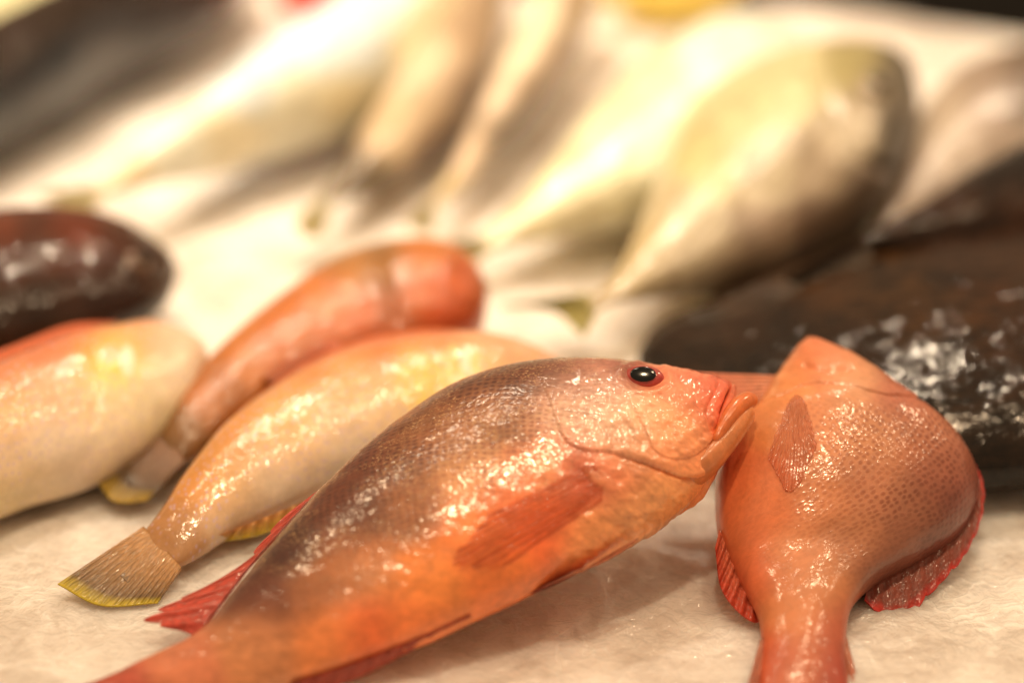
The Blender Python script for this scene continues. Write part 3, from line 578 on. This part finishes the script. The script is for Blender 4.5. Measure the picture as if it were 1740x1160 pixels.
plT = Plane((0, 240, .026), (0, 120, .036), (330, 40, .030))
rT = root('dark_fish', 'very dark glossy fish slanting through the top left corner', 'fish', on_z(120, 160, 0))
P_T = [(-260, 396, -300, 300, 0.02), (-120, 294, -150, 190, 0.03), (0, 219, -20, 100, 0.036), (110, 155, 90, 48, 0.038), (210, 95, 190, 0, 0.038), (300, 60, 290, -60, 0.034), (370, 29, 370, -100, 0.026), (420, -19, 430, -100, 0.016), (440, -56, 450, -90, 0.005)]
C_T = [(0, 120, (32, 16, 7)), (60, 90, (35, 18, 7)), (0, 200, (8, 2, 0)), (100, 120, (17, 7, 2)), (180, 60, (32, 16, 7)), (120, 180, (5, 1, 0)), (250, 30, (35, 18, 7)), (230, 90, (25, 12, 3)), (330, 50, (40, 16, 5)), (370, 20, (43, 17, 6))]
bT = fish_body(rT, plT, P_T, M_DARK, C_T, sigma=30, nu=140, nv=100, power=.9)
fin(rT, 'dorsal_fin', plT, [(0, 98), (90, 46), (180, 2)], [(-10, 70), (80, 22), (170, -20)], M_FIND, (80, 55, 35), (70, 50, 30), 10)

M_GROUP = skin('grouper_skin', pitch=.0035, scale_dark=.5, mottle=.85, film=1.3, bump=.32, film_f=170, gloss_r=.12, sss=0.0, rough=.6, spec=.05, wet=.7, streak=.85)
plG = Plane((1300, 640, .016), (1400, 450, .024), (1740, 560, .024))
rG = root('dark_grouper', 'large blackish brown wet fish filling the right side behind the rosy one', 'fish', on_z(1500, 600, 0))
P_G = [(1086, 628, 1084, 601, 0.0014), (1105, 660, 1100, 572, 0.0058), (1160, 720, 1150, 546, 0.0115), (1240, 780, 1240, 517, 0.0173), (1340, 782, 1330, 485, 0.0216), (1450, 812, 1430, 453, 0.0252), (1570, 822, 1540, 430, 0.0274), (1700, 812, 1660, 420, 0.0281), (1850, 792, 1830, 419, 0.0266), (2010, 752, 2010, 455, 0.0216), (2130, 702, 2130, 509, 0.013), (2200, 642, 2200, 602, 0.0029)]
C_G = [(1100, 590, (47, 27, 9)), (1150, 570, (42, 22, 8)), (1250, 530, (46, 23, 9)), (1400, 460, (58, 31, 9)), (1350, 560, (41, 22, 8)), (1500, 480, (56, 31, 9)), (1650, 430, (48, 24, 9)), (1450, 620, (39, 20, 8)), (1600, 560, (60, 33, 10)), (1600, 640, (36, 20, 8)), (1700, 520, (55, 28, 9)), (1700, 620, (46, 24, 9)), (1640, 700, (41, 23, 8)), (1700, 760, (36, 20, 8)), (1250, 600, (36, 20, 8))]
bG = fish_body(rG, plG, P_G, M_GROUP, C_G, sigma=34, nu=300, nv=200, lump=.0012)
fin(rG, 'pelvic_fin', plG, [(1560, 800), (1610, 800), (1660, 790)], [(1660, 830), (1760, 815), (1800, 770)], M_FIND, (55, 42, 25), (40, 32, 18), 12, lift=(.006, -.018), pleat=.0009)
fin(rG, 'dorsal_fin', plG, [(1240, 510), (1400, 445), (1560, 408), (1740, 395)], [(1200, 500), (1380, 425), (1560, 375), (1760, 360)], M_FIND, (75, 55, 38), (65, 48, 32), 16, lift=(0, -.004), scallop=.12, thick=.001)

plK = Plane((1650, 400, .040), (1640, 340, .048), (1740, 300, .046))
rK = root('dark_grouper', 'second dark fish behind the large blackish one at the right edge', 'fish', on_z(1720, 360, 0))
P_K = [(1470, 415, 1468, 405, .001), (1510, 425, 1500, 385, .006), (1580, 440, 1570, 350, .014), (1660, 450, 1640, 305, .022), (1740, 450, 1720, 268, .028), (1850, 430, 1830, 240, .030), (1980, 400, 1970, 250, .024), (2080, 350, 2080, 300, .005)]
C_K = [(1500, 400, (52, 28, 14)), (1600, 370, (47, 24, 12)), (1700, 290, (15, 6, 3)), (1700, 350, (60, 32, 16)), (1650, 400, (39, 19, 9)), (1730, 400, (66, 35, 18))]
fish_body(rK, plK, P_K, M_GROUP, C_K, sigma=30, nu=120, nv=90)
fin(rK, 'tail_fin', plK, [(1478, 398), (1476, 408), (1480, 416)], [(1330, 470), (1345, 478), (1365, 480)], M_FIND, (70, 50, 36), (60, 44, 30), 8, lift=(0, -.01))

# ================================================================= silver fish behind
M_SIL = skin('silver_skin', pitch=.0032, scale_dark=.35, mottle=.2, film=.9, gloss_r=.2, rough=.38, sss=.05, streak=.4)
M_FINS = fin_mat('pale_fin', .3)
plJ = Plane((1250, 430, .030), (1350, 130, .052), (1540, 200, .048))
rJ = root('silver_jack', 'deep bodied silver and yellow fish with its head up right and forked tail at left', 'fish', on_z(1320, 330, 0))
P_J = [(1010, 528, 998, 508, 0.0015), (1050, 512, 1033, 482, 0.003), (1110, 494, 1062, 443, 0.009), (1200, 478, 1090, 384, 0.018), (1300, 448, 1120, 311, 0.027), (1400, 405, 1157, 242, 0.034), (1480, 352, 1218, 188, 0.038), (1530, 298, 1304, 154, 0.037), (1556, 240, 1395, 133, 0.032), (1562, 190, 1470, 123, 0.023), (1558, 155, 1521, 125, 0.013), (1552, 138, 1544, 131, 0.004)]
C_J = [(1020, 510, (184, 151, 101)), (1080, 440, (216, 183, 127)), (1150, 350, (216, 186, 137)), (1200, 270, (220, 192, 127)), (1250, 200, (220, 195, 137)), (1350, 120, (216, 192, 137)), (1450, 100, (169, 146, 88)), (1530, 110, (64, 50, 17)), (1500, 160, (169, 142, 110)), (1545, 180, (47, 32, 17)), (1550, 250, (33, 22, 11)), (1450, 230, (193, 166, 131)), (1400, 300, (174, 144, 110)), (1300, 300, (193, 166, 127)), (1200, 420, (193, 166, 127)), (1300, 400, (157, 125, 96)), (1400, 370, (125, 92, 69)), (1480, 320, (119, 90, 69)), (1250, 450, (139, 109, 80)), (1120, 460, (184, 157, 118)), (1545, 210, (43, 31, 20)), (1535, 285, (43, 31, 20)), (1490, 340, (51, 37, 23)), (1420, 385, (81, 62, 40)), (1550, 150, (51, 39, 21))]  # dark right edge: the fish's dark back, with the shadow beside it painted in
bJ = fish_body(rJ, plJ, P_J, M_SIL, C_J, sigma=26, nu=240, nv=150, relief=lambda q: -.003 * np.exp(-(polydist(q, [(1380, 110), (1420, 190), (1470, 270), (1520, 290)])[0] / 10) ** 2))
fin(rJ, 'tail_fin', plJ, [(1000, 500), (1006, 514), (1014, 530)], [(850, 520), (940, 528), (992, 572)], M_FINS, (215, 190, 120), (190, 168, 90), 10, lift=(0, -.004), thick=.001)
fin(rJ, 'anal_fin', plJ, [(1120, 488), (1220, 472), (1330, 436)], [(1080, 492), (1210, 486), (1330, 452)], M_FINS, (95, 75, 45), (70, 52, 30), 10, lift=(0, -.008))
eye(rJ, bJ, 1488, 150, .009, .008, plain('dull_gold_iris', A((150, 125, 90)), .3, 1), M_PUPIL, .5)

def silver(label, plane, pairs, cols, tail=None, name='silver_fish', at=(0, 0), sigma=26, finc=((225, 200, 150), (210, 180, 120)), mat=None):
    r_ = root(name, label, 'fish', on_z(at[0], at[1], 0))
    b_ = fish_body(r_, plane, pairs, mat or M_SIL, cols, sigma=sigma, nu=150, nv=100)
    if tail: fin(r_, 'tail_fin', plane, tail[0], tail[1], M_FINS, *finc, 10, lift=(0, -.001), thick=.001)
    return r_, b_
# pale fish beside the jack
r_, b_ = silver('bright cream white fish overlapping the left side of the silver and yellow one', Plane((900, 380, .022), (1000, 200, .034), (1280, 140, .046)),
  [(830, 425, 820, 405, .002), (900, 400, 872, 365, .008), (990, 375, 930, 310, .016), (1080, 350, 990, 245, .024), (1170, 315, 1060, 180, .031), (1260, 260, 1140, 128, .036), (1330, 200, 1220, 98, .034), (1380, 150, 1290, 88, .024), (1400, 120, 1350, 90, .010), (1402, 108, 1385, 96, .003)],
  [(870, 390, (240, 215, 160)), (950, 330, (245, 222, 170)), (1050, 280, (248, 228, 178)), (1150, 220, (252, 240, 205)), (1150, 270, (252, 240, 200)), (1250, 130, (252, 240, 210)), (1180, 215, (240, 215, 130)), (1100, 180, (245, 222, 175))],
  ([(822, 404), (826, 415), (832, 426)], [(735, 418), (780, 425), (800, 450)]), at=(1080, 300))
# big white one
r_, b_ = silver('bright white bellied fish lying in the upper middle, tail towards the lower left', Plane((420, 230, .030), (420, 120, .040), (700, 40, .040)),
  [(170, 335, 165, 315, .002), (250, 302, 237, 266, .010), (350, 268, 315, 215, .019), (460, 232, 395, 160, .028), (570, 196, 488, 100, .034), (660, 150, 580, 46, .037), (740, 90, 680, -5, .037), (800, 20, 760, -90, .036), (840, -60, 830, -110, .018), (850, -90, 850, -105, .004)],
  [(200, 315, (240, 205, 150)), (300, 240, (252, 235, 200)), (420, 150, (255, 252, 240)), (550, 60, (255, 254, 246)), (640, 20, (255, 254, 248)), (500, 190, (250, 230, 190)), (600, 160, (245, 220, 170)), (700, 60, (250, 228, 180)), (600, 90, (255, 252, 240)), (400, 230, (245, 218, 170))],
  ([(160, 318), (166, 326), (172, 338)], [(60, 330), (100, 350), (130, 390)]), at=(500, 170), name='white_fish')
# two grey backed ones
r_, b_ = silver('grey backed silver fish right of the bright white one, darkest at its narrow end', Plane((640, 300, .018), (700, 160, .028), (820, 100, .028)),
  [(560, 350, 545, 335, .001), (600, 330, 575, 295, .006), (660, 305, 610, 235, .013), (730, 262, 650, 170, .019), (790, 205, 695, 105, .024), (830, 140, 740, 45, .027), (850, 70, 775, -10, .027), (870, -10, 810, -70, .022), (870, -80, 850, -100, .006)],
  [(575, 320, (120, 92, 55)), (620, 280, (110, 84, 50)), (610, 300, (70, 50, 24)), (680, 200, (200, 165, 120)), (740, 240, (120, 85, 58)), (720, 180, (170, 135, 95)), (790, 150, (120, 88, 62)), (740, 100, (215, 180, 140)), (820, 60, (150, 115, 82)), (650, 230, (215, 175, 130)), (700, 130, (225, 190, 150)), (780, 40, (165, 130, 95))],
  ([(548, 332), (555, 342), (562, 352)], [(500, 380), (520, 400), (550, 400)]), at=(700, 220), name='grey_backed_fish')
r_, b_ = silver('narrow pinkish silver fish with a dark stripe along its lower flank, in the top middle', Plane((840, 270, .020), (880, 160, .030), (980, 100, .032)),
  [(740, 355, 730, 340, .001), (790, 320, 765, 285, .007), (840, 270, 800, 215, .013), (890, 225, 835, 140, .018), (935, 175, 870, 70, .022), (970, 115, 900, 10, .024), (1000, 50, 930, -40, .023), (1020, -30, 970, -90, .016), (1020, -80, 1005, -95, .004)],
  [(745, 345, (200, 165, 110)), (800, 240, (225, 185, 145)), (840, 160, (235, 198, 160)), (880, 90, (238, 205, 165)), (920, 30, (235, 205, 165)), (840, 240, (105, 78, 48)), (880, 200, (105, 78, 50)), (920, 150, (130, 98, 68)), (965, 90, (150, 115, 85)), (985, 30, (170, 135, 100))],
  ([(732, 338), (738, 346), (742, 356)], [(690, 380), (710, 392), (735, 395)]), at=(880, 200), name='striped_silver_fish', sigma=20)
# cream fish at the very top left
r_, b_ = silver('cream coloured fish above the very dark one in the top left corner', Plane((0, 90, .030), (0, 20, .038), (200, -30, .034)),
  [(-300, 160, -320, 90, .01), (-150, 130, -170, 10, .022), (-30, 95, -50, -50, .028), (80, 45, 60, -90, .030), (180, -10, 160, -130, .028), (280, -70, 270, -150, .016), (330, -110, 330, -130, .003)],
  [(0, 0, (245, 225, 165)), (0, 80, (235, 210, 150)), (100, 20, (240, 220, 160))], None, at=(20, 40), name='cream_fish')
# grey fish at the right
r_, b_ = silver('pale grey fish at the right edge behind the silver and yellow one', Plane((1600, 320, .030), (1640, 160, .040), (1740, 200, .040)),
  [(1500, 400, 1490, 385, .002), (1560, 370, 1530, 300, .012), (1620, 345, 1570, 215, .024), (1700, 320, 1640, 165, .032), (1800, 300, 1740, 140, .034), (1900, 270, 1850, 140, .030), (1990, 220, 1970, 160, .012), (2010, 190, 2005, 175, .003)],
  [(1560, 320, (150, 120, 92)), (1600, 200, (190, 160, 130)), (1640, 290, (205, 175, 148)), (1680, 180, (165, 135, 110)), (1700, 250, (170, 140, 115)), (1735, 170, (110, 85, 66)), (1600, 330, (210, 180, 155))], None, at=(1680, 260), name='grey_fish')

# lemon and red fruit at the back
def blob(name, label, cat, c, r, mat, ax=(1, 0, 0), nub=.18):
    ax = np.array(ax, float); ax /= np.linalg.norm(ax); n = np.array([0, 0, 1.]); b = np.cross(n, ax)
    nu, nv = 40, 48; ph = np.linspace(.001, np.pi - .001, nu)[:, None]; th = np.linspace(0, 2 * np.pi, nv, endpoint=False)[None]
    k = 1 + nub * np.abs(np.cos(ph)) ** 14
    P = np.array(c) + (np.cos(ph) * k * r[0] + 0 * th)[..., None] * ax + (np.sin(ph) * np.cos(th) * r[1])[..., None] * b + (np.sin(ph) * np.sin(th) * r[2])[..., None] * n
    i = np.arange(nu - 1)[:, None]; j = np.arange(nv)[None]; j2 = (j + 1) % nv
    F = np.stack([i * nv + j, (i + 1) * nv + j, (i + 1) * nv + j2, i * nv + j2], -1).reshape(-1, 4)
    o = mesh(name, P.reshape(-1, 3), F, mat); o['label'] = label; o['category'] = cat
    return o
c0 = on_z(1140, -32, .022)
blob('lemon', 'blurred yellow fruit at the far top edge of the ice', 'lemon', c0, (.040, .026, .026), plain('lemon_peel', (.80, .62, .12), .45, .3, .0006, 300), (1, .1, 0))
c0 = on_z(520, -16, .024)
blob('red_fruit', 'blurred bright red item at the top edge behind the white fish', 'fruit', c0, (.020, .018, .016), plain('red_skin', (.70, .03, .02), .3, .5), (1, 0, 0), 0)
